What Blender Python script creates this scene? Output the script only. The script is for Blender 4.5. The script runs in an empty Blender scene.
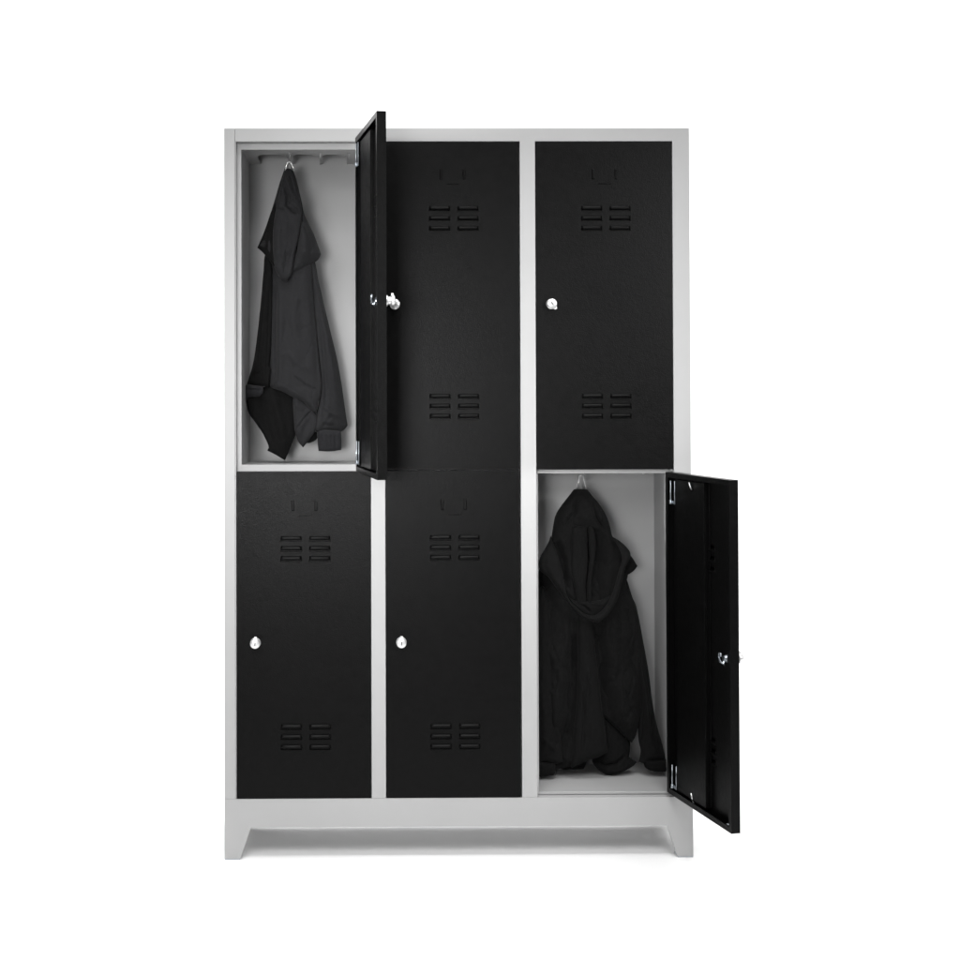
import bpy, bmesh, math, random
from mathutils import Vector, Matrix, noise
from mathutils.geometry import delaunay_2d_cdt
random.seed(4)
sc = bpy.context.scene
COL = sc.collection

# ------------------------------------------------------------------ camera
CX, CY, CZ = 0.34941566, -3.57076472, 1.17201974
RX, RY, RZ = 0.01464915, 0.00247224, -0.00927581
F, SX, SY = 1413.07527, -104.270857, -107.756270        # for a 960 px frame
ROT = Matrix.Rotation(RZ, 3, 'Z') @ Matrix.Rotation(RY, 3, 'Y') @ Matrix.Rotation(RX, 3, 'X')
cam_d = bpy.data.cameras.new("camera")
cam = bpy.data.objects.new("camera", cam_d)
COL.objects.link(cam)
cam.matrix_world = Matrix.Translation((CX, CY, CZ)) @ (ROT @ Matrix.Rotation(math.radians(90), 3, 'X')).to_4x4()
cam_d.sensor_width = 36
cam_d.lens = F / 960 * 36
cam_d.shift_x = -SX / 960
cam_d.shift_y = SY / 960
cam_d.clip_end = 100
cam_d.clip_start = 0.05
sc.camera = cam

def plan(u, v, y):
    """take a length off the photograph at a known distance y: returns x, z"""
    d = ROT @ Vector(((u - 480 - SX) / F, 1, -(v - 480 - SY) / F))
    k = (y - CY) / d.y
    return CX + k * d.x, CZ + k * d.z

# ------------------------------------------------------------------ materials
def new_mat(name):
    m = bpy.data.materials.new(name)
    m.use_nodes = True
    nt = m.node_tree
    return m, nt, nt.nodes['Principled BSDF']

def add_bump(nt, b, layers):
    tc = nt.nodes.new('ShaderNodeTexCoord')
    prev = None
    for scale, dist, strength in layers:
        n = nt.nodes.new('ShaderNodeTexNoise')
        n.inputs['Scale'].default_value = scale
        n.inputs['Detail'].default_value = 3
        nt.links.new(tc.outputs['Object'], n.inputs['Vector'])
        bp = nt.nodes.new('ShaderNodeBump')
        bp.inputs['Distance'].default_value = dist
        bp.inputs['Strength'].default_value = strength
        nt.links.new(n.outputs['Fac'], bp.inputs['Height'])
        if prev: nt.links.new(prev.outputs['Normal'], bp.inputs['Normal'])
        prev = bp
    nt.links.new(prev.outputs['Normal'], b.inputs['Normal'])
    return tc

def vary(nt, b, tc, c0, c1, scale, r0=None, r1=None):
    n = nt.nodes.new('ShaderNodeTexNoise')
    n.inputs['Scale'].default_value = scale
    n.inputs['Detail'].default_value = 5
    nt.links.new(tc.outputs['Object'], n.inputs['Vector'])
    mx = nt.nodes.new('ShaderNodeMix'); mx.data_type = 'RGBA'
    mx.inputs[6].default_value = (*c0, 1); mx.inputs[7].default_value = (*c1, 1)
    nt.links.new(n.outputs['Fac'], mx.inputs[0])
    nt.links.new(mx.outputs[2], b.inputs['Base Color'])
    if r0 is not None:
        mr = nt.nodes.new('ShaderNodeMapRange')
        mr.inputs['From Min'].default_value = .3; mr.inputs['From Max'].default_value = .7
        mr.inputs['To Min'].default_value = r0; mr.inputs['To Max'].default_value = r1
        nt.links.new(n.outputs['Fac'], mr.inputs['Value'])
        nt.links.new(mr.outputs['Result'], b.inputs['Roughness'])

GREY, nt, b = new_mat("light_grey_powder_coat")
tc = add_bump(nt, b, [(900, .0004, .25), (60, .0006, .12)])
vary(nt, b, tc, (.385, .385, .385), (.415, .415, .415), 7, .42, .52)
b.inputs['Specular IOR Level'].default_value = .35

BLACK, nt, b = new_mat("black_powder_coat")
tc = add_bump(nt, b, [(420, .0007, .6), (90, .0008, .35), (9, .0030, .10)])
vary(nt, b, tc, (.0022, .0022, .0022), (.0034, .0034, .0034), 60, .31, .38)
b.inputs['Specular IOR Level'].default_value = .10

CHROME, nt, b = new_mat("chrome")
b.inputs['Base Color'].default_value = (.9, .9, .9, 1)
b.inputs['Metallic'].default_value = 1
tc = add_bump(nt, b, [(200, .0004, .15)])
b.inputs['Roughness'].default_value = .28

NICKEL, nt, b = new_mat("satin_nickel")
tc = add_bump(nt, b, [(200, .0004, .15)])
b.inputs['Base Color'].default_value = (.86, .86, .86, 1)
b.inputs['Metallic'].default_value = .75
b.inputs['Roughness'].default_value = .3

STEEL, nt, b = new_mat("zinc_plated_steel")
b.inputs['Base Color'].default_value = (.36, .39, .42, 1)
b.inputs['Metallic'].default_value = 1
tc = add_bump(nt, b, [(150, .0004, .3)])
b.inputs['Roughness'].default_value = .3

RUBBER, nt, b = new_mat("dark_plastic")
tc = add_bump(nt, b, [(300, .0003, .2)])
b.inputs['Base Color'].default_value = (.01, .01, .01, 1)
b.inputs['Roughness'].default_value = .55

def cloth_mat(name, c0, c1, sheen):
    m, nt, b = new_mat(name)
    tc = add_bump(nt, b, [(1100, .0006, .6), (330, .0012, .6), (120, .0016, .4), (28, .004, .35)])
    vary(nt, b, tc, c0, c1, 240, .85, .95)
    b.inputs['Specular IOR Level'].default_value = .15
    b.inputs['Sheen Weight'].default_value = sheen
    b.inputs['Sheen Roughness'].default_value = .5
    return m
FLEECE = cloth_mat("charcoal_fleece", (.014, .014, .015), (.024, .024, .0255), .03)
FLEECE_DARK = cloth_mat("black_and_shade_fleece", (.0024, .0024, .0024), (.0052, .0052, .0052), .012)  # black sweatshirt's cloth; also paints shade on the charcoal one's hood and sleeve
RIB = cloth_mat("ribbed_knit", (.012, .012, .0135), (.019, .019, .021), .05)

WHITE, nt, b = new_mat("white_studio_paper")
tc = add_bump(nt, b, [(40, .0005, .1)])
b.inputs['Base Color'].default_value = (.91, .91, .91, 1)
b.inputs['Roughness'].default_value = .9
b.inputs['Specular IOR Level'].default_value = .1

# ------------------------------------------------------------------ helpers
def obj(name, bm, mat, parent=None, loc=None, bevel=0):
    me = bpy.data.meshes.new(name)
    bmesh.ops.recalc_face_normals(bm, faces=bm.faces)
    bm.to_mesh(me); bm.free()
    me.materials.append(mat)
    o = bpy.data.objects.new(name, me)
    COL.objects.link(o)
    if parent: o.parent = parent
    if loc: o.location = loc
    if bevel:
        md = o.modifiers.new('bevel', 'BEVEL'); md.width = bevel; md.segments = 2; md.limit_method = 'ANGLE'
    return o

def empty(name, loc, label, cat, group=None):
    o = bpy.data.objects.new(name, None); COL.objects.link(o)
    o.location = loc; o.empty_display_size = .1
    o['label'] = label; o['category'] = cat
    if group: o['group'] = group
    return o

def box(bm, x0, x1, y0, y1, z0, z1, smooth=False):
    r = bmesh.ops.create_cube(bm, size=1)
    for v in r['verts']:
        v.co = Vector(((x0 + x1) / 2 + v.co.x * (x1 - x0), (y0 + y1) / 2 + v.co.y * (y1 - y0), (z0 + z1) / 2 + v.co.z * (z1 - z0)))

def prism(bm, pts, y0, y1):
    """pts in x,z extruded along y"""
    a = [bm.verts.new((x, y0, z)) for x, z in pts]
    c = [bm.verts.new((x, y1, z)) for x, z in pts]
    bm.faces.new(a); bm.faces.new(c[::-1])
    n = len(pts)
    for i in range(n):
        bm.faces.new((a[i], a[(i + 1) % n], c[(i + 1) % n], c[i]))

def tube(bm, pts, r, seg=10, closed=False):
    pts = [Vector(p) for p in pts]
    rings = []
    n = len(pts)
    up = Vector((0, 0, 1))
    for i, p in enumerate(pts):
        if closed: t = (pts[(i + 1) % n] - pts[i - 1])
        else: t = pts[min(i + 1, n - 1)] - pts[max(i - 1, 0)]
        t.normalize()
        ref = up if abs(t.dot(up)) < .95 else Vector((0, 1, 0))
        s = t.cross(ref).normalized(); q = s.cross(t)
        rr = r[i] if isinstance(r, (list, tuple)) else r
        rings.append([bm.verts.new(p + (s * math.cos(a) + q * math.sin(a)) * rr) for a in [2 * math.pi * k / seg for k in range(seg)]])
    m = n if closed else n - 1
    for i in range(m):
        A, B = rings[i], rings[(i + 1) % n]
        for k in range(seg):
            f = bm.faces.new((A[k], A[(k + 1) % seg], B[(k + 1) % seg], B[k])); f.smooth = True
    if not closed:
        bm.faces.new(rings[0][::-1]); bm.faces.new(rings[-1])

def lathe_y(bm, prof, cx, cz, seg=28):
    """prof: list of (y, r); axis along y"""
    rings = [[bm.verts.new((cx + r * math.cos(2 * math.pi * k / seg), y, cz + r * math.sin(2 * math.pi * k / seg))) for k in range(seg)] for y, r in prof]
    for A, B in zip(rings, rings[1:]):
        for k in range(seg):
            f = bm.faces.new((A[k], A[(k + 1) % seg], B[(k + 1) % seg], B[k])); f.smooth = True
    bm.faces.new(rings[0]); bm.faces.new(rings[-1][::-1])

# ------------------------------------------------------------------ setting
def sheet_struct(name, prof, x0, x1, mat):
    bm = bmesh.new()
    a = [bm.verts.new((x0, y, z)) for y, z in prof]; c = [bm.verts.new((x1, y, z)) for y, z in prof]
    for i in range(len(prof) - 1):
        f = bm.faces.new((a[i], c[i], c[i + 1], a[i + 1])); f.smooth = True
    o = obj(name, bm, mat); o['kind'] = 'structure'
    return o
sheet_struct('floor', [(-3.2, 0), (2.4, 0)], -6.4, 7.6, WHITE)
R_ = 1.2
sheet_struct('backdrop', [(2.4 + R_ * math.sin(a), R_ - R_ * math.cos(a)) for a in [math.pi / 2 * k / 16 for k in range(17)]] + [(3.6, 4.6)], -6.4, 7.6, WHITE)

# ------------------------------------------------------------------ cabinet
W, H, DEP = 1.18, 1.843, .325
BACK = .305           # inner face of the back panel
T = .022              # door thickness
cab = empty('locker_cabinet', (W / 2, DEP / 2, 0), 'light grey steel locker cabinet with six black doors in two rows, two of them open', 'locker')
CO = Vector((W / 2, DEP / 2, 0))

def part(name, bm, mat, bevel=0, parent=None):
    for v in bm.verts: v.co -= CO
    o = obj(name, bm, mat, cab, None, bevel)
    return o

cols = [(.0300, .3700), (.4060, .7490), (.7880, 1.1365)]
zl0, zl1, zu0, zu1 = .152, .974, .977, 1.8075

# front frame: stiles, rails, all folded from sheet, 22 mm deep
bm = bmesh.new()
box(bm, 0, .0272, 0, T, .152, H)                      # left stile up to its fold seam
box(bm, .0276, .0300, .0006, T, .152, 1.809)
part('stile', bm, GREY, .0008)
bm = bmesh.new()
zt = 1.8092
prism(bm, [(.0303, zt), (.0276, zt), (.0276, H), (W, H), (W, .152), (1.1365, .152), (1.1365, zt), (.7880, zt), (.7880, .152), (.7490, .152),
           (.7490, zt), (.4060, zt), (.4060, .152), (.3700, .152), (.3700, zt)], 0, T)
part('front_frame', bm, GREY, .0008)
bm = bmesh.new(); box(bm, 0, W, 0, .0016, .0800, .1519); box(bm, 0, W, .0016, T, .146, .1519)
part('plinth_rail', bm, GREY)
# door stops (recessed lips behind the doors)
bm = bmesh.new()
ys0, ys1 = T + .0006, T + .004
for (x0, x1), (l, r) in zip(cols, ((.0118, .010), (.008, .010), (.0065, .010))):
    box(bm, x0 - .004, x0 + l, ys0, ys1, .1535, 1.8085)
    box(bm, x1 - r, x1 + .004, ys0, ys1, .1535, 1.8085)
    box(bm, x0 + l, x1 - r, ys0, ys1, 1.7925, 1.8085)
    box(bm, x0 + l, x1 - r, ys0, ys1, .9665, .9905)
    box(bm, x0 + l, x1 - r, ys0, ys1, .1535, .1600)
part('door_stop', bm, GREY, .0005)
# outer shell
for x0, x1 in ((0, .0015), (W - .0015, W)):
    bm = bmesh.new(); box(bm, x0, x1, T, DEP, .082, H); part('side_panel', bm, GREY)
bm = bmesh.new(); box(bm, .0016, W - .0016, T, DEP, H - .0018, H - .0002); part('top_panel', bm, GREY)
bm = bmesh.new(); box(bm, .0016, W - .0016, BACK, BACK + .0015, .15, H - .002); part('back_panel', bm, GREY)
bm = bmesh.new(); box(bm, .0016, W - .0016, T + .004, BACK - .0005, .1502, .1570); part('bottom_panel', bm, GREY)
# inner lining, partitions, shelves
for x0, x1 in ((.0385, .0400), (1.1480, 1.1495)):
    bm = bmesh.new(); box(bm, x0, x1, T + .0045, BACK - .0003, .1572, 1.805); part('inner_side_panel', bm, GREY)
for x0, x1 in ((.3815, .3945), (.7620, .7750)):
    bm = bmesh.new(); box(bm, x0, x1, T + .0045, BACK - .0003, .1572, 1.805); part('partition', bm, GREY)
bays = [(.0402, .3813), (.3947, .7618), (.7752, 1.1478)]
for x0, x1 in bays:
    bm = bmesh.new(); box(bm, x0, x1, T + .0045, BACK - .0004, .9700, .9860); part('shelf', bm, GREY)
    if x0 > .1:
        bm = bmesh.new(); box(bm, x0, x1, T + .0045, BACK - .0004, 1.8010, 1.8030); part('compartment_ceiling', bm, GREY)

# legs: folded plates, wide at the top
def leg(sx, y0, y1):
    xo = 0 if sx > 0 else W
    bm = bmesh.new()
    f = lambda d: xo + sx * d
    yi = y0 + .0016 if y0 < .1 else y1 - .0016
    ya, yb = (y0, y0 + .0016) if y0 < .1 else (y1 - .0016, y1)
    prism(bm, [(f(0), .0028), (f(.0395), .0028), (f(.0655), .07997), (f(0), .07997)], ya, yb)
    # returning side plate
    pts = [(y0, .0028), (y0 + .045, .0028), (y0 + .07, .07997), (y0, .07997)] if y0 < .1 else [(y1, .0028), (y1 - .045, .0028), (y1 - .07, .07997), (y1, .07997)]
    lo = .0016
    if y0 < .1: pts[0] = (yb, .0028); pts[3] = (yb, .07997)
    else: pts[0] = (ya, .0028); pts[3] = (ya, .07997)
    a = [bm.verts.new((f(0.0), y, z)) for y, z in pts]; c = [bm.verts.new((f(lo), y, z)) for y, z in pts]
    bm.faces.new(a); bm.faces.new(c[::-1])
    for i in range(4): bm.faces.new((a[i], a[(i + 1) % 4], c[(i + 1) % 4], c[i]))
    # thin slanted return
    pr = [(.0395, .0028), (.0655, .07997), (.0640, .07997), (.0380, .0028)]
    y2, y3 = (yb, yb + .012) if y0 < .1 else (ya - .012, ya)
    prism(bm, [(f(u), z) for u, z in pr], y2, y3)
    o = part('leg', bm, GREY)
    bm = bmesh.new()
    yy0, yy1 = (y0, y0 + .04) if y0 < .1 else (y1 - .04, y1)
    a, bb = sorted((f(.0005), f(.039)))
    box(bm, a, bb, yy0 + .0004, yy1, 0, .0027)
    for v in bm.verts: v.co -= CO
    obj('foot_pad', bm, STEEL, o)
for s in (1, -1):
    leg(s, 0, .07); leg(s, DEP - .07, DEP)
# plinth side and back
bm = bmesh.new()
box(bm, .0017, W - .0017, DEP - .002, DEP, .0802, .15)
part('plinth_back', bm, GREY)

# ceiling of the top left compartment: a plate with three rounded cut-outs along its rear edge
def ceiling_plate(x0, x1, z, arches, yf, yb, yr):
    bm = bmesh.new()
    pts = [(x0, yf), (x0, yb)]
    for a0, a1 in arches:
        r = .022
        pts.append((a0, yb))
        for k in range(7):
            an = math.pi - math.pi / 2 * k / 6
            pts.append((a0 + r * .8 + r * .8 * math.cos(an), yr + r * 2.2 - r * 2.2 * math.sin(an)))
        for k in range(7):
            an = math.pi / 2 - math.pi / 2 * k / 6
            pts.append((a1 - r * .8 + r * .8 * math.cos(an), yr + r * 2.2 - r * 2.2 * math.sin(an)))
        pts.append((a1, yb))
    pts += [(x1, yb), (x1, yf)]
    cdt = delaunay_2d_cdt([Vector(p) for p in pts], [], [list(range(len(pts)))], 1, 1e-6)
    vs, fs = cdt[0], cdt[2]
    A = [bm.verts.new((v.x, v.y, z)) for v in vs]; B = [bm.verts.new((v.x, v.y, z + .0015)) for v in vs]
    ec = {}
    for f in fs:
        bm.faces.new([A[i] for i in f]); bm.faces.new([B[i] for i in f][::-1])
        for i in range(len(f)):
            e = tuple(sorted((f[i], f[(i + 1) % len(f)]))); ec[e] = ec.get(e, 0) + 1
    for (i, j), n in ec.items():
        if n == 1: bm.faces.new((A[i], A[j], B[j], B[i]))
    # turned-down rims of the cut-outs
    for a0, a1 in arches:
        pp = []
        r = .022
        for k in range(7):
            an = math.pi / 2 - math.pi / 2 * k / 6
            pp.append((a1 - r * .8 + r * .8 * math.cos(an), yr + r * 2.2 - r * 2.2 * math.sin(an), z - .0012))
        pp.append((a1, yb - .004, z - .0012))
        tube(bm, pp, .0012, 6)
    return bm
YQ = .20
def arch(u0, u1): return (plan(u0, 160, YQ)[0], plan(u1, 160, YQ)[0])
part('compartment_ceiling', ceiling_plate(.0402, .3812, 1.8012, [arch(258, 288.5), arch(292.5, 319), arch(322, 347)], T + .0045, BACK - .0004, .150), GREY)
def coat_hook(u, y, z):
    x = plan(u, 160, y)[0]
    bm = bmesh.new()
    box(bm, x - .004, x + .004, y - .004, y + .006, z - .0016, z - .0003)
    tube(bm, [(x, y, z - .001), (x, y, z - .007), (x, y - .003, z - .012), (x, y - .009, z - .0135), (x, y - .014, z - .010), (x, y - .015, z - .005)], .0017, 8)
    part('coat_hook', bm, GREY)
for u in (290, 320.5, 349): coat_hook(u, .128, 1.8012)
for u in (551, 581, 614, 641): coat_hook(u, .150, .9698)

# ------------------------------------------------------------------ doors
def sheet_lines(feats, a, b, ax):
    ls = {a, b}
    for f in feats:
        p0, p1 = (f[0], f[1]) if ax == 0 else (f[2], f[3])
        k = f[4]
        n = 9 if k == 'louver' and ax == 1 else 0
        e = (.0060 if k == 'louver' else min(.0030, (p1 - p0) * .24)) if not (k == 'louver' and ax == 1) else 0
        if n:
            for i in range(n + 1): ls.add(round(p0 + (p1 - p0) * [0, .03, .25, .31, .38, .50, .64, .80, .93, 1][i], 6))
        else:
            for q in (p0, p0 + e * .2, p0 + e * .65, p0 + e, p1 - e, p1 - e * .65, p1 - e * .2, p1): ls.add(round(q, 6))
    ls = sorted(ls); out = [ls[0]]
    for q in ls[1:]:
        if q - out[-1] > 1e-5: out.append(q)
    return out

def door(w, h, loc, rot, knob, upper, label=None, turn=0, stiff=True):
    """hinged on its right edge; local x runs 0 (hinge) to -w, outer face at y=-T"""
    cxm = -w / 2 + .004
    feats = []
    rows_t = [h - .169, h - .1942, h - .2195]
    rows_b = [.1855, .161, .1355] if upper else [.1800, .1545, .1290]
    for z in rows_t + rows_b:
        for x0, x1 in ((-.0625, -.0085), (.0095, .0635)):
            feats.append((cxm + x0, cxm + x1, z - .0078, z + .0066, 'louver'))
    zc = h - .0825 if upper else h - .0865
    for x in (-.0290, .0290): feats.append((cxm - .002 + x - .0033, cxm - .002 + x + .0033, zc - .013, zc + .014, 'bar'))
    feats.append((cxm - .002 - .016, cxm - .002 + .016, zc - .0262, zc - .0232, 'slit'))
    xs = sheet_lines(feats, -w, 0, 0); zs = sheet_lines(feats, 0, h, 1)
    def hgt(x, z):
        for x0, x1, z0, z1, k in feats:
            if x0 - 1e-6 <= x <= x1 + 1e-6 and z0 - 1e-6 <= z <= z1 + 1e-6:
                ex = min(x - x0, x1 - x); 
                if k == 'louver':
                    v = (z - z0) / (z1 - z0)
                    if v < .01 or v > .995 or ex < 1e-5: return 0
                    hz = (z1 - z0) * .35
                    dz = abs(z - (z0 + (z1 - z0) * .64))
                    dx = max(0, hz + .0012 - ex)
                    d_ = math.hypot(dx, dz) / hz
                    if d_ < 1: return .0068 * math.sqrt(1 - d_ * d_)
                    return -.0040 if v < .27 else (-.0012 if v < .9 else 0)
                if k == 'bar':
                    e = min(ex / .0012, (min(z - z0, z1 - z)) / .002, 1); return .0034 * max(0, e)
                return -.0045 if (ex > 1e-5 and min(z - z0, z1 - z) > 1e-5) else 0
        return 0
    bm = bmesh.new()
    g = [[hgt(x, z) for z in zs] for x in xs]
    th = .0012
    A = [[bm.verts.new((x, -T - g[i][j], z)) for j, z in enumerate(zs)] for i, x in enumerate(xs)]
    B = [[bm.verts.new((x, -T + th - g[i][j], z)) for j, z in enumerate(zs)] for i, x in enumerate(xs)]
    for i in range(len(xs) - 1):
        for j in range(len(zs) - 1):
            hs = (g[i][j], g[i + 1][j], g[i][j + 1], g[i + 1][j + 1])
            sm = max(hs) > .0003 and max(hs) != .0034
            f = bm.faces.new((A[i][j], A[i + 1][j], A[i + 1][j + 1], A[i][j + 1])); f.smooth = sm
            f = bm.faces.new((B[i][j], B[i][j + 1], B[i + 1][j + 1], B[i + 1][j])); f.smooth = sm
    for i in range(len(xs) - 1):
        bm.faces.new((A[i][0], B[i][0], B[i + 1][0], A[i + 1][0])); bm.faces.new((A[i][-1], A[i + 1][-1], B[i + 1][-1], B[i][-1]))
    for j in range(len(zs) - 1):
        bm.faces.new((A[0][j], A[0][j + 1], B[0][j + 1], B[0][j])); bm.faces.new((A[-1][j], B[-1][j], B[-1][j + 1], A[-1][j + 1]))
    # flanges and inner return
    y0, y1 = -T + th, 0
    box(bm, -w, -w + th, y0, y1, 0, h); box(bm, -th, 0, y0, y1, 0, h)
    box(bm, -w + th, -th, y0, y1, 0, th); box(bm, -w + th, -th, y0, y1, h - th, h)
    rl = .013
    box(bm, -w + th, -w + rl, y1 - th, y1 - .0001, th, h - th); box(bm, -rl, -th, y1 - th, y1 - .0001, th, h - th)
    box(bm, -w + rl, -rl, y1 - th, y1 - .0001, th, rl); box(bm, -w + rl, -rl, y1 - th, y1 - .0001, h - rl, h - th)
    d = obj('door', bm, BLACK, cab, Vector(loc) - CO, .0006)
    d.modifiers['bevel'].angle_limit = math.radians(60)
    d.rotation_euler = (0, 0, rot)
    if label: d['label'] = label
    # stiffening channel on the inside
    bm = bmesh.new()
    xa, xb, yt = -.046, -.205, -.0065
    box(bm, xb, xa, yt - .0030, yt, .016, h - .016)
    box(bm, xa - .0012, xa, -T + th + .0002, yt - .0030, .016, h - .016)
    box(bm, xb, xb + .0012, -T + th + .0002, yt - .0030, .016, h - .016)
    box(bm, xb - .005, xb - .0001, -T + th + .0002, -T + th + .0024, .016, h - .016)
    obj('stiffener', bm, BLACK, d, None, .0013)
    # knob on the outside: round body with an eye for a padlock
    kx, kz = -w + knob[0], knob[1]
    k = bmesh.new()
    Y = -T
    lathe_y(k, [(Y + .004, .0105), (Y - .001, .0105), (Y - .002, .0128), (Y - .006, .0132), (Y - .008, .0100), (Y - .013, .0095), (Y - .015, .0120), (Y - .021, .0126), (Y - .0235, .0112), (Y - .0245, .0070), (Y - .0245, .0003)], 0, 0)
    # pointed wing
    wing = [(-.0092, .0065), (-.0045, .0135), (-.0028, .0172), (.0028, .0172), (.0045, .0135), (.0092, .0065)]
    prism(k, wing, Y - .0205, Y - .0155)
    slot = bmesh.new(); box(slot, -.0010, .0010, Y - .0252, Y - .0236, -.0042, .0042)
    ko = obj('lock_knob', k, NICKEL, d, (kx, 0, kz), .0005)
    ko.rotation_euler = (0, turn, 0)
    so = obj('keyhole', slot, RUBBER, d, (kx, 0, kz)); so.rotation_euler = (0, turn, 0)
    # cam on the inside
    c = bmesh.new()
    lathe_y(c, [(-T + th, .009), (-.006, .009), (-.004, .0075), (-.0005, .0072), (-.0003, .0002)], kx, kz, 20)
    a_, b_ = kx - .009, kz - .014
    pts = [(kx, -.002, kz), (a_, .004, b_ + .003), (a_ + .008, .008, b_ + .008), (a_ + .015, .008, b_ + .018), (a_ + .012, .008, b_ + .026), (a_ + .005, .008, b_ + .026), (a_ + .003, .008, b_ + .020)]
    tube(c, pts, [.0038, .0044, .0030, .0026, .0028, .0028, .0022], 10)
    obj('lock_cam', c, STEEL, d)
    # hinges: pin with a small leaf, top and bottom
    for z0 in (h - .078, .020):
        q = bmesh.new()
        tube(q, [(-.0380, .0032, z0), (-.0380, .0032, z0 + .058)], .0017, 10)
        tube(q, [(-.0380, .0032, z0), (-.0380, .0032, z0 + .010)], .0036, 10)
        tube(q, [(-.0560, .0006, z0), (-.0560, .0006, z0 + .058)], .0013, 8)
        box(q, -.0560, -.0390, .0004, .0014, z0 + .001, z0 + .008)
        obj('hinge', q, STEEL, d)
    # clip rods on the inner face
    for z0, z1 in (() if upper else ((h - .036, h - .018), (.012, .036))):
        q = bmesh.new()
        tube(q, [(-.143, -.004, z0), (-.145, .001, (z0 + z1) / 2), (-.142, .002, z1)], .0020, 8)
        obj('spring_clip', q, CHROME, d)
    q = bmesh.new(); tube(q, [(-w + .020, -.010, .010), (-w + .024, -.002, .016), (-w + .030, -.004, .013)], .0018, 8)
    obj('bump_stop', q, STEEL, d)
    return d

hu, hl = zu1 - zu0, zl1 - zl0 - .0005
g_ = .0015
knobs = {(0, 1): .047, (1, 1): .038, (1, 0): .024, (2, 0): .038}
for i in range(3):
    x0, x1 = cols[i]
    for row in (0, 1):
        if (i, row) in ((0, 0), (2, 1)): continue
        w = x1 - x0 - g_ * 2 - (.0015 if i == 1 else 0)
        xr = x1 - g_ - (.0015 if i == 1 else 0)
        door(w, hu if row == 0 else hl + (.0015 if i == 1 else 0), (xr, T + .0004, zu0 if row == 0 else zl0 + .0005), 0,
             (knobs[(i, row)], .419 if row == 0 else .392), row == 0,
             turn={(0, 1): .06, (1, 1): 0, (1, 0): -.5, (2, 0): math.pi * .8}[(i, row)])
door(.349, .8390, (.3322, -.0222, .9745), 1.7162, (.030, .409), True, 'open black door swung past square on the top left compartment')
door(.349, .8060, (1.1146, -.0002, .1645), 1.7825, (.036, .392), False, 'open black door swung out on the bottom right compartment')

# ------------------------------------------------------------------ sweatshirts
def smooth_outline(pts, sub):
    """Catmull-Rom through the points; entries with a third value are sharp corners"""
    n = len(pts); out = []
    P = [Vector((p[0], p[1])) for p in pts]; sh = [len(p) > 2 for p in pts]
    for i in range(n):
        p1, p2 = P[i], P[(i + 1) % n]
        p0 = P[i - 1] if not sh[i] else p1 - (p2 - p1) * .5
        p3 = P[(i + 2) % n] if not sh[(i + 1) % n] else p2 + (p2 - p1) * .5
        L = (p2 - p1).length; m = max(1, int(L / sub))
        for k in range(m):
            t = k / m
            out.append(.5 * ((2 * p1) + (p2 - p0) * t + (2 * p0 - 5 * p1 + 4 * p2 - p3) * t * t + (3 * p1 - p0 - 3 * p2 + p3) * t ** 3))
    return out

def seg_dist(px, py, ax, ay, bx, by):
    dx, dy = bx - ax, by - ay
    L = dx * dx + dy * dy
    t = 0 if L == 0 else max(0, min(1, ((px - ax) * dx + (py - ay) * dy) / L))
    ex, ey = px - ax - t * dx, py - ay - t * dy
    return math.sqrt(ex * ex + ey * ey), t, (dx * (py - ay) - dy * (px - ax))

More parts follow.
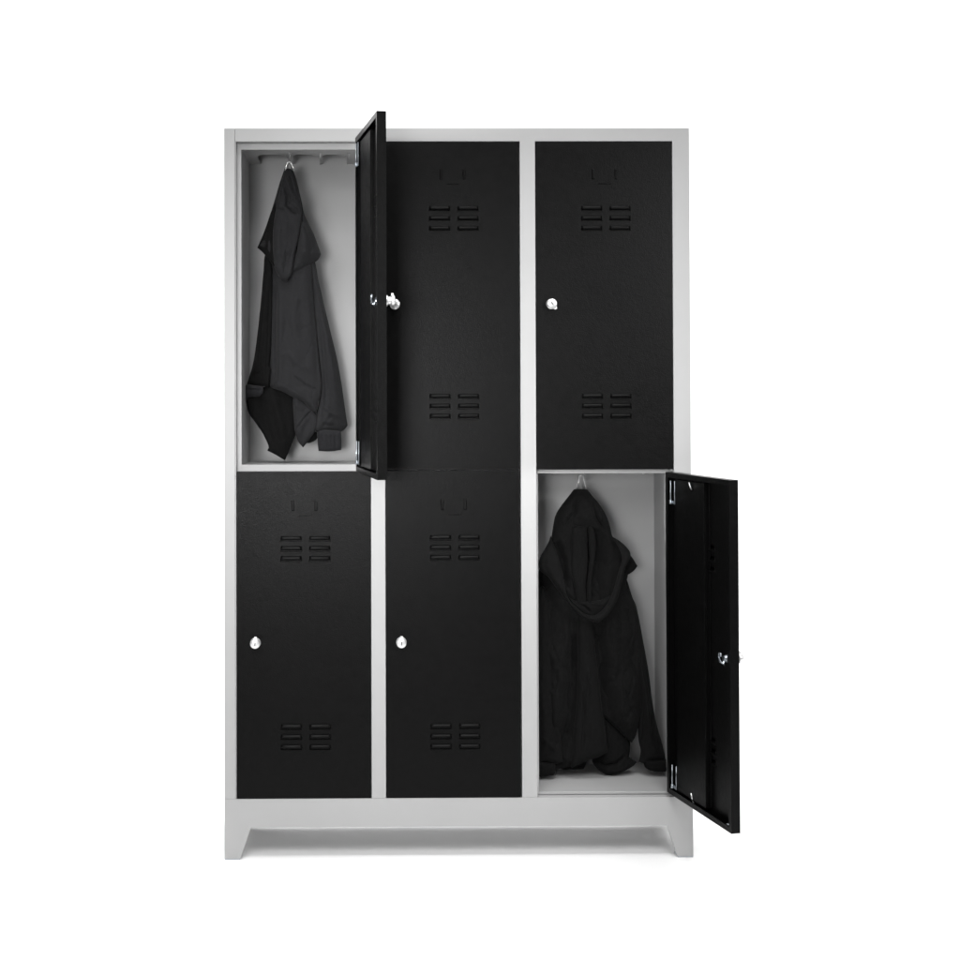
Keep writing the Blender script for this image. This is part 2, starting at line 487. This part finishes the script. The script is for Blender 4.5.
FK = 1.9
def cloth(name, outline, y0, thick, rad, folds, mat, parent, step=1.15, seed=0, wob=.0035, back=.5, tilt=None, off=Vector((0, 0, 0)), sub=None):
    """pillow-like closed cloth panel. outline and folds are measured in photo units at depth y0;
    folds: (polyline, width, height, side) ; side 0 = round ridge/valley, +-1 = overlapping step"""
    ol = smooth_outline(outline, sub or step)
    xs = [p.x for p in ol]; ys = [p.y for p in ol]
    n0 = len(ol); pts = [Vector(p) for p in ol]
    def inside(x, y):
        c = False; j = n0 - 1
        for i in range(n0):
            if (ol[i].y > y) != (ol[j].y > y) and x < (ol[j].x - ol[i].x) * (y - ol[i].y) / (ol[j].y - ol[i].y) + ol[i].x: c = not c
            j = i
        return c
    segs = []
    for i in range(n0):
        a, c = ol[i - 1], ol[i]
        dx, dy = c.x - a.x, c.y - a.y
        segs.append((a.x, a.y, dx, dy, 1 / max(dx * dx + dy * dy, 1e-12)))
    def dist(x, y):
        m = 1e9
        for ax_, ay_, dx, dy, il in segs:
            px, py = x - ax_, y - ay_
            t = (px * dx + py * dy) * il
            t = 0 if t < 0 else (1 if t > 1 else t)
            px -= t * dx; py -= t * dy
            d = px * px + py * py
            if d < m: m = d
        return math.sqrt(m)
    yy = min(ys) + step * .5; row = 0
    dd = [0.0] * n0
    while yy < max(ys):
        xx = min(xs) + (step * .5 if row % 2 else 0)
        while xx < max(xs):
            if inside(xx, yy):
                d = dist(xx, yy)
                if d > step * .45: pts.append(Vector((xx, yy))); dd.append(d)
            xx += step
        yy += step * .87; row += 1
    res = delaunay_2d_cdt(pts, [], [list(range(n0))], 1, 1e-5)
    vs, fs, orig = res[0], res[2], res[3]
    bm = bmesh.new(); A = []; Bv = []
    MM = 1 / 385.
    for vi, v in enumerate(vs):
        d = dist(v.x, v.y) if orig[vi] == [] else min(dd[k] for k in orig[vi] if k < len(dd))
        e = 1 - min(d / rad, 1)
        t = thick * math.sqrt(max(0, 1 - e * e))
        fo = 0
        for pl, wd, ht, side in folds:
            best = 1e9; tt = 0; sg = 0
            for k in range(len(pl) - 1):
                q, tp, s_ = seg_dist(v.x, v.y, *pl[k], *pl[k + 1])
                if q < best: best = q; tt = (k + tp) / (len(pl) - 1); sg = s_
            taper = min(1, tt / .18 + .12, (1 - tt) / .22 + .08)
            if side == 0: fo += ht * taper * math.exp(-(best / wd) ** 2)
            else:
                s = 1 if sg * side > 0 else -1
                if s > 0: fo += ht * taper * math.exp(-best / (wd * 2.2))
                else: fo -= ht * .35 * taper * math.exp(-best / (wd * .8))
        nz = noise.noise(Vector((v.x * .045 + seed * 7.1, v.y * .022, seed))) * 1.0 + noise.noise(Vector((v.x * .13, v.y * .07, seed + 3.3))) * .45 + noise.noise(Vector((v.x * .4, v.y * .25, seed + 9))) * .12
        rg = 1 - abs(noise.noise(Vector((v.x * .10 + seed * 3.7, v.y * .035, seed + 5.5)))) * 2.2
        nz -= .9 * max(0, rg - .55)
        edge = min(1, d / (rad * .6))
        tl = tilt(v.x, v.y) if tilt else 0
        yf = y0 + tl - t - (fo * FK + nz * wob * 1.7) * edge
        yb = y0 + tl + t * back
        X, Z = plan(v.x, v.y, y0)
        if d < 1e-3:
            q = bm.verts.new((X, y0 + tl, Z)); A.append(q); Bv.append(q)
        else:
            if yb - yf < .0012: yf = yb - .0012
            A.append(bm.verts.new((X, yf, Z))); Bv.append(bm.verts.new((X, yb, Z)))
    for f in fs:
        try:
            q = bm.faces.new([A[i] for i in f]); q.smooth = True
        except ValueError: pass
        if any(A[i] is not Bv[i] for i in f):
            try:
                q = bm.faces.new([Bv[i] for i in f][::-1]); q.smooth = True
            except ValueError: pass
    for v in bm.verts: v.co -= off
    return obj(name, bm, mat, parent)

# --- first sweatshirt: upper left compartment
y1 = .165
ax, az = plan(290, 460, y1)
s1off = Vector((ax, y1, az))
hd1 = empty('hooded_sweatshirt', s1off, 'charcoal hooded sweatshirt hanging folded narrow on a hook in the top left compartment', 'sweatshirt', 'sweatshirts hanging in the lockers')
kw = dict(off=s1off)
tor = cloth('torso', [(273, 250), (300, 248), (311, 262), (313, 290), (316, 325), (319, 360), (321.5, 384), (320.5, 396), (318, 404), (317, 414, 1), (309, 408), (303, 402), (294, 398), (282, 391.5), (268, 387.5, 1), (267, 366), (267, 330), (268, 290)],
      y1 - .012, .024, 13, [
      ([(276, 285), (275, 330), (276, 386)], 2.6, -.010, 0), ([(281, 290), (281, 340), (280, 380)], 5, .004, 0),
      ([(311, 280), (315, 330), (319, 392)], 2.0, -.006, 0), ([(292, 290), (296, 330), (297, 385)], 7, .003, 0),
      ([(294, 376), (304, 384), (320, 392)], 1.1, -.0030, 0), ([(270, 384), (285, 387), (303, 398), (317, 408)], 1.0, .002, 0),
      ([(284, 350), (297, 362), (312, 372)], 3, .002, 0), ([(300, 300), (303, 340)], 3, -.002, 0)], FLEECE, hd1, seed=1, wob=.003, tilt=lambda u, v: .0035 * max(0, 278 - u), **kw)
slL = cloth('sleeve', [(265, 254), (272, 256), (272.5, 300), (271, 345), (269.5, 365), (271, 369), (269, 386.5, 1), (258, 386), (245, 386, 1), (248, 377), (252.5, 362), (257, 332), (260.5, 300), (263, 272)],  # left sleeve: its shade is painted by the darker fleece
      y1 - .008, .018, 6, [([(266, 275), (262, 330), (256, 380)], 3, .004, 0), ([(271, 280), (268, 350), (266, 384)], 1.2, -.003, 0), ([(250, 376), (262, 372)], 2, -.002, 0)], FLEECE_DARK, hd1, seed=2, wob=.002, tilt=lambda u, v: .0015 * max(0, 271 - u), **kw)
cloth('cuff', [(245, 385), (255, 385.4), (263, 386.2, 1), (263.5, 391), (260, 396), (252, 397), (247, 398), (245.5, 402, 1), (244, 396)],
      y1 - .012, .010, 4, [([(246, 389), (262, 390)], 1, -.002, 0)], RIB, slL, seed=3, wob=.001, tilt=lambda u, v: .0012 * max(0, 262 - u), step=.8, **kw)
slR = cloth('sleeve', [(307, 252), (315, 262), (318.5, 280), (323.5, 302), (330, 330), (336.5, 357), (341.5, 385), (345, 410), (347.5, 426, 1), (344, 430), (341, 432, 1), (329, 431), (318, 432.5, 1), (314, 428), (316.5, 414), (319, 402), (320.5, 384), (318, 352), (314.5, 320), (311, 280)],
      y1 + .002, .022, 9, [([(314, 290), (322, 335), (326, 390), (323, 425)], 3, -.005, 0), ([(320, 290), (332, 350), (338, 410)], 4, .004, 0), ([(318, 400), (330, 412), (342, 418)], 2.4, .003, 0), ([(322, 424), (335, 426)], 1.6, -.003, 0)], FLEECE, hd1, seed=4, wob=.003, tilt=lambda u, v: .0016 * max(0, u - 318) * (1 if v < 425 else 1), **kw)
cloth('cuff', [(318, 431), (329, 430), (341, 431, 1), (341.5, 441), (341, 450, 1), (329, 451.5), (318.5, 451, 1), (317.5, 441)],
      y1 - .002, .013, 5, [([(x, 434), (x + .5, 449)], .7, -.0018, 0) for x in (322, 327, 331, 335)], RIB, slR, seed=5, wob=.0008, step=.8, **kw)
# hanging tail of the back panel
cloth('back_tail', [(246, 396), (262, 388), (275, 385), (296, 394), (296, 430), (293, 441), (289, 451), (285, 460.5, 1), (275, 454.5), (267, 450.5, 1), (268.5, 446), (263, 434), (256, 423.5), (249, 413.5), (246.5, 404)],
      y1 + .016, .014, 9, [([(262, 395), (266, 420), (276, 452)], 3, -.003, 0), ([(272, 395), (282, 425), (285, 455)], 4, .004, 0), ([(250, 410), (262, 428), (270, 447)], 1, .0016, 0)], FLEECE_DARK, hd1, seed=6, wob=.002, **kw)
cloth('front_hem', [(293.5, 396), (303, 401), (311, 407), (316.5, 415), (317.5, 422), (315.5, 431), (310, 439), (303, 447.5, 1), (298.5, 442), (295.5, 434), (294, 424)],
      y1 - .006, .013, 5, [([(312, 410), (304, 419), (296, 430)], .9, -.0035, 0), ([(309, 416), (301, 426), (298, 438)], 2.6, .003, 0), ([(296, 404), (304, 410)], 2, .002, 0)], FLEECE, hd1, seed=7, wob=.0015, step=.8, **kw)
cloth('pocket_edge', [(303, 441), (315, 432), (317.5, 434), (316, 440), (308, 443)], y1 + .012, .006, 3, [], FLEECE_DARK, hd1, seed=8, wob=.001, **kw)
# hood: left wing under a painted-shade panel, centre lobe, right wing
hood = cloth('hood', [(284.5, 168.5, 1), (292.5, 168.5, 1), (296, 178), (299, 190), (302, 203), (304, 213), (308.5, 223), (313.5, 233), (318, 245), (320.8, 253.5, 1), (318, 259), (311, 264.5), (302, 270), (290, 274), (276, 268), (268, 259), (262, 251), (256.5, 246, 1), (262, 235), (267, 223), (271.5, 210), (275, 199), (279, 185), (282, 176)],
      y1 - .022, .026, 10, [
      ([(301, 198), (301, 222), (296, 252), (291, 276)], 1.5, -.011, 0), ([(303, 222), (306, 240), (304, 262)], 5, .007, 0),
      ([(273, 212), (273, 240), (274, 262)], 1.6, -.012, 0),
      ([(284, 186), (288, 198), (287, 207), (293, 213), (298, 216)], 1.3, -.0075, 0), ([(286, 178), (292, 190), (299, 206)], 1.4, .0055, 0),
      ([(291, 178), (295, 193), (301, 200)], 1.2, -.006, 0), ([(281, 186), (279, 199), (276, 210)], 1.8, .004, 0), ([(288, 196), (296, 208), (300, 212)], 1.0, .0045, 0), ([(274, 209), (284, 210)], 1.0, -.003, 0),
      ([(287, 213), (287, 240), (284, 262)], 7, .006, 0)], FLEECE, hd1, seed=9, wob=.003, step=.95, tilt=lambda u, v: .0020 * max(0, 274 - u) + .0012 * max(0, u - 303), **kw)
cloth('hood_wing_shade', [(276, 203), (276, 225), (275, 250), (275.5, 266), (270, 261.5), (262.5, 252), (256, 246, 1), (261.5, 235), (266.5, 223), (271, 211)],  # added panel: shade of the left wing painted as black cloth
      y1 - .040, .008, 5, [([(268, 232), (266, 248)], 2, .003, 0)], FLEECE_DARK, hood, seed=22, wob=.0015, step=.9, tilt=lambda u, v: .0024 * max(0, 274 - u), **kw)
cloth('hood_lobe', [(285.5, 169.5), (291.5, 169.5), (295, 179), (298, 190), (301, 203), (302, 216), (299.5, 236), (294.5, 255), (292, 273), (288, 281, 1), (282, 279.5), (277.5, 274.5), (274.5, 266), (273, 250), (273, 232), (275, 214), (278.5, 198), (281.5, 183)],
      y1 - .046, .016, 8, [([(289, 245), (286, 258), (285, 272)], 1.0, -.004, 0), ([(283, 262), (285, 275)], .8, -.003, 0), ([(292, 225), (290, 252), (287, 276)], 3, -.004, 0), ([(279, 225), (279, 262)], 4, .004, 0),
      ([(284, 184), (288, 197), (287, 207), (293, 213), (299, 217)], 1.4, -.0065, 0), ([(286, 176), (292, 190), (299, 206)], 1.5, .0045, 0),
      ([(290, 176), (294, 193), (300, 202)], 1.3, -.0055, 0), ([(282, 188), (280, 199), (278, 210)], 1.8, .003, 0), ([(289, 198), (296, 208), (300, 212)], 1.2, .004, 0), ([(276, 209), (285, 211)], 1.2, -.0035, 0)],
      FLEECE, hood, seed=10, wob=.003, step=.95, **kw)
def hang_loop(parent, off, u, v0, v1, spread, y):
    q = bmesh.new()
    x0, zt = plan(u, v0, y); _, zb = plan(u, v1, y)
    s = spread
    tube(q, [(x0 - s, y - .004, zb), (x0 - s * .75, y - .004, zb * .6 + zt * .4), (x0 - s * .45, y - .004, zt - .001), (x0, y - .004, zt + .0015), (x0 + s * .45, y - .004, zt - .001), (x0 + s * .8, y - .004, zb * .6 + zt * .4), (x0 + s * 1.1, y - .004, zb)], .0019, 8)
    tube(q, [(x0 - s * .55, y + .001, zb), (x0 - s * .2, y + .001, zt), (x0 + s * .25, y + .001, zt), (x0 + s * .65, y + .001, zb)], .0011, 8)
    for w in q.verts: w.co -= off
    obj('hanging_loop', q, CHROME, parent)
hang_loop(hd1, s1off, 289.4, 162.5, 171, .0105, .122)

# --- second sweatshirt: bottom right compartment
y2 = .17
ax, az = plan(598, 776, y2)
s2off = Vector((ax, y2, az))
hd2 = empty('hooded_sweatshirt', s2off, 'black hooded sweatshirt hanging wide open with its hood forward in the bottom right compartment', 'sweatshirt', 'sweatshirts hanging in the lockers')
kw = dict(off=s2off)
cloth('torso', [(541, 566), (560, 560), (600, 556), (626, 570), (626.5, 585), (632, 597), (637, 609), (641, 640), (643, 680), (640, 715), (636, 735), (631.5, 742.5, 1), (624, 736), (615, 727), (604.5, 717, 1), (607.5, 752, 1), (598, 757), (588, 760), (575, 765), (562, 768), (549, 766), (541, 700), (538, 640), (538, 590)],
      y2, .030, 16, [
      ([(574, 620), (573, 680), (569, 715), (558, 760)], 5, -.014, 0), ([(597, 622), (600, 660), (604, 700), (609, 745)], 5, -.014, 0),
      ([(585, 622), (586, 680), (583, 756)], 5, .010, 0), ([(612, 640), (620, 680), (622, 730)], 9, .006, 0),
      ([(560, 640), (556, 690), (548, 750)], 7, .006, 0), ([(541, 629), (550, 642), (557, 660), (560, 670)], .8, -.0022, 0),
      ([(622, 600), (632, 632), (627, 642), (630, 658), (643, 700)], .8, -.0022, 0), ([(602, 690), (606, 716)], 2, .004, 0)], FLEECE_DARK, hd2, seed=11, wob=.007, **kw)
cloth('front_panel', [(578, 612), (592, 612), (594, 640), (597.5, 670), (601, 700), (605, 730), (607.8, 752, 1), (599, 757), (588, 760.5), (576, 765.5), (571, 766), (573, 735), (576.5, 700), (577.5, 660)],
      y2 - .024, .020, 8, [([(586, 650), (588, 700), (592, 750)], 4, .002, 0), ([(583, 690), (582, 755)], 1.5, -.003, 0)], FLEECE_DARK, hd2, seed=25, wob=.002, **kw)
slL = cloth('sleeve', [(537, 600), (546, 590), (553, 640), (557, 700), (561, 740), (563, 762, 1), (556, 764), (545, 762), (537, 763, 1), (535, 690)],
      y2 - .020, .020, 8, [([(548, 640), (552, 700), (556, 755)], 2.5, -.004, 0), ([(543, 700), (546, 755)], 3, .003, 0), ([(540, 735), (556, 750)], 2, .003, 0)], FLEECE_DARK, hd2, seed=12, wob=.003, **kw)
cloth('cuff', [(536.5, 761), (546, 762), (555, 762, 1), (555.5, 768), (555, 774), (549, 776), (540, 776.5), (536, 776)],
      y2 - .024, .014, 5, [], FLEECE_DARK, slL, seed=13, wob=.001, step=.8, **kw)
slR = cloth('sleeve', [(626, 580), (632, 596), (638, 614), (643, 640), (648, 668), (652.5, 702), (657, 726), (662, 743), (665.5, 759, 1), (655, 760), (643.5, 763.5, 1), (638.5, 762, 1), (640.5, 751), (638, 735), (638, 700), (634, 660), (628, 620)],
      y2 + .004, .020, 7, [([(634, 640), (644, 690), (650, 745)], 2.5, .005, 0), ([(641, 700), (643, 730), (640, 752)], 1.6, -.005, 0), ([(648, 712), (654, 740), (660, 757)], 2, -.004, 0), ([(644, 758), (664, 757)], .8, -.002, 0)], FLEECE_DARK, hd2, seed=14, wob=.003, **kw)
cloth('cuff', [(644, 757.5), (655, 759), (666, 759, 1), (666.5, 765), (666, 771), (656, 771.5), (649, 770), (644.5, 766)],
      y2 - .002, .014, 5, [], FLEECE_DARK, slR, seed=15, wob=.001, step=.8, **kw)
cloth('back_panel_hem', [(559, 752), (575, 748), (588, 752), (586.5, 762), (583.5, 769, 1), (572, 769.5), (561, 768.5)],
      y2 + .020, .010, 5, [([(562, 766), (584, 765)], .8, -.002, 0)], FLEECE_DARK, hd2, seed=16, wob=.001, **kw)
cloth('pocket', [(600, 706), (607, 716), (618, 728), (629, 740), (630, 748), (629, 757, 1), (634, 760), (636.5, 762, 1), (634, 765), (627, 769.5), (616, 774), (606, 774.5), (598, 769), (592, 760), (600, 750), (602, 730)],
      y2 + .016, .018, 8, [([(594, 758), (604, 764), (616, 762), (626, 752)], 1.6, -.005, 0), ([(600, 768), (616, 770), (630, 764)], 2, .003, 0)], FLEECE_DARK, hd2, seed=17, wob=.002, **kw)
cloth('shoulder_fold', [(618, 553), (629, 554), (637.5, 566, 1), (633, 571.5), (625, 576), (616, 578)],
      y2 - .006, .011, 5, [([(630, 560), (626, 574)], 1.2, -.004, 0)], FLEECE_DARK, hd2, seed=18, wob=.001, **kw)
hood = cloth('hood', [(575, 489, 1), (587, 489, 1), (592.5, 496), (600, 505), (606.5, 516), (610.5, 528), (613, 537), (622, 543), (628, 551), (626, 562), (621, 580), (615, 598), (607, 608), (598, 616), (588, 616), (576, 609), (566, 598), (558, 588), (548, 575), (541, 566), (545, 551), (551, 540), (553, 530), (555.5, 517), (561, 507), (569.5, 496)],
      y2 - .024, .030, 14, [
      ([(588, 528), (591, 560), (590, 608)], 17, -.017, 0), ([(553, 537), (562, 560), (566, 590)], 4, -.014, 0), ([(575, 497), (573, 512), (564, 524)], 1.8, -.006, 0), ([(591, 500), (595, 516), (604, 530)], 1.6, -.007, 0), ([(598, 506), (603, 522)], 1.4, .004, 0),
      ([(571, 529), (582, 528.5), (595, 529)], 1.0, -.0035, 0),  ([(605, 545), (606, 570), (602, 600)], 6, .004, 0),
      ([(583, 490), (583, 526)], 5, .004, 0), ([(566, 505), (560, 525)], 3, .005, 0)], FLEECE_DARK, hd2, seed=19, wob=.0045, step=.95, back=2.4, **kw)
cloth('hood_pleat', [(572, 527.5), (580, 526), (586.5, 528), (587.5, 545), (587.5, 565), (585.5, 585), (586, 604), (577, 605), (574.5, 590), (571.5, 570), (571, 548)],
      y2 - .046, .010, 4.5, [([(579, 535), (579, 598)], 3, .002, 0)], FLEECE_DARK, hood, seed=23, wob=.0015, step=.8, **kw)
cloth('hood_pleat', [(588.3, 529), (594, 530), (596, 545), (594.5, 560), (591.5, 580), (591, 604), (587.5, 604), (587.5, 585), (589.5, 560)],
      y2 - .050, .008, 2.8, [], FLEECE_DARK, hood, seed=24, wob=.001, step=.8, **kw)
cloth('hood_rim', [(551.5, 536, 1), (553, 541), (558, 556), (563, 576), (566, 592), (569.5, 600), (576, 607), (584, 613.5), (592, 615.5), (600, 612), (608, 602), (614, 588), (618.5, 571), (622, 559), (619, 548), (613, 537, 1), (622, 542.5), (629.5, 550.5), (630.5, 556.5), (625.5, 567), (622.5, 580), (618.5, 596), (614, 606.5), (607, 616), (598, 623, 1), (590, 620.5), (583, 617.5), (575, 610.5), (566, 600.5), (556, 588), (548, 577), (540.5, 571), (538.5, 563), (541, 556), (545, 549.5), (549, 543)],
      y2 - .074, .012, 4.5, [([(546, 560), (555, 578), (570, 600), (586, 616)], 3, .003, 0)], FLEECE_DARK, hood, seed=20, wob=.0015, step=.8,
      tilt=lambda u, v: .018 * max(0, (560 - v) / 25), **kw)
cloth('hood_neckband', [(567, 594), (573, 600), (586, 601.5), (600, 600), (611, 596), (607, 606), (600, 613), (592, 616), (583, 613.5), (574, 606)],
      y2 - .050, .010, 5, [([(568, 598), (584, 606), (592, 613)], 1.2, -.004, 0), ([(582, 602), (602, 604)], 1.0, .002, 0)], FLEECE_DARK, hood, seed=21, wob=.001, step=.8, **kw)
hang_loop(hd2, s2off, 580.8, 475.5, 491, .0125, .150)

# ------------------------------------------------------------------ light
world = bpy.data.worlds.new("World"); sc.world = world; world.use_nodes = True
bg = world.node_tree.nodes['Background']
bg.inputs['Color'].default_value = (1, 1, 1, 1); bg.inputs['Strength'].default_value = .05
def lamp(name, loc, target, sx, sy, power, spread=180):
    l = bpy.data.lights.new(name, 'AREA'); l.shape = 'RECTANGLE'; l.size = sx; l.size_y = sy; l.energy = power
    l.spread = math.radians(spread)
    o = bpy.data.objects.new(name, l); COL.objects.link(o); o.location = loc
    o.rotation_euler = (Vector(target) - Vector(loc)).to_track_quat('-Z', 'Y').to_euler()
    return o
lamp('added_floor_fill', (.6, .1, 3.9), (.6, .2, 0), 7.0, 3.4, 60, 90)  # unseen lamp, added to lift the floor to white
lamp('strip_softbox', (.65, -1.3, 3.5), (.65, -.35, 0), 2.6, .3, 11, 80)
lamp('added_front_fill', (.7, -3.1, 3.1), (.7, -.4, 0), 4.0, 1.4, 22, 62)  # added lamp out of view, lights the floor in under the plinth
lamp('added_backdrop_fill', (.6, 1.9, 4.3), (.6, 3.6, 1.3), 13.0, .8, 360, 125)  # added out-of-view lamp that brings the backdrop to full white
lamp('key_softbox', (-.9, -3.0, 2.2), (.45, 0, 1.2), .8, .8, 1.7, 38)
lamp('left_softbox', (-.25, -3.8, 1.15), (.42, 0, 1.15), .7, .7, 3.1, 30)
lamp('right_softbox', (2.5, -2.8, 1.9), (.95, 0, 1.3), .6, .6, 3.0, 45)
lamp('added_door_fill', (-2.3, -1.5, 1.3), (.36, -.25, 1.4), .2, .9, 2.6, 18)  # narrow unseen lamp added to brighten the open upper door's inner face

# ------------------------------------------------------------------ render look
sc.view_settings.view_transform = 'Standard'
sc.view_settings.look = 'None'
sc.view_settings.gamma = 1
sc.view_settings.exposure = 0
sc.cycles.max_bounces = 8
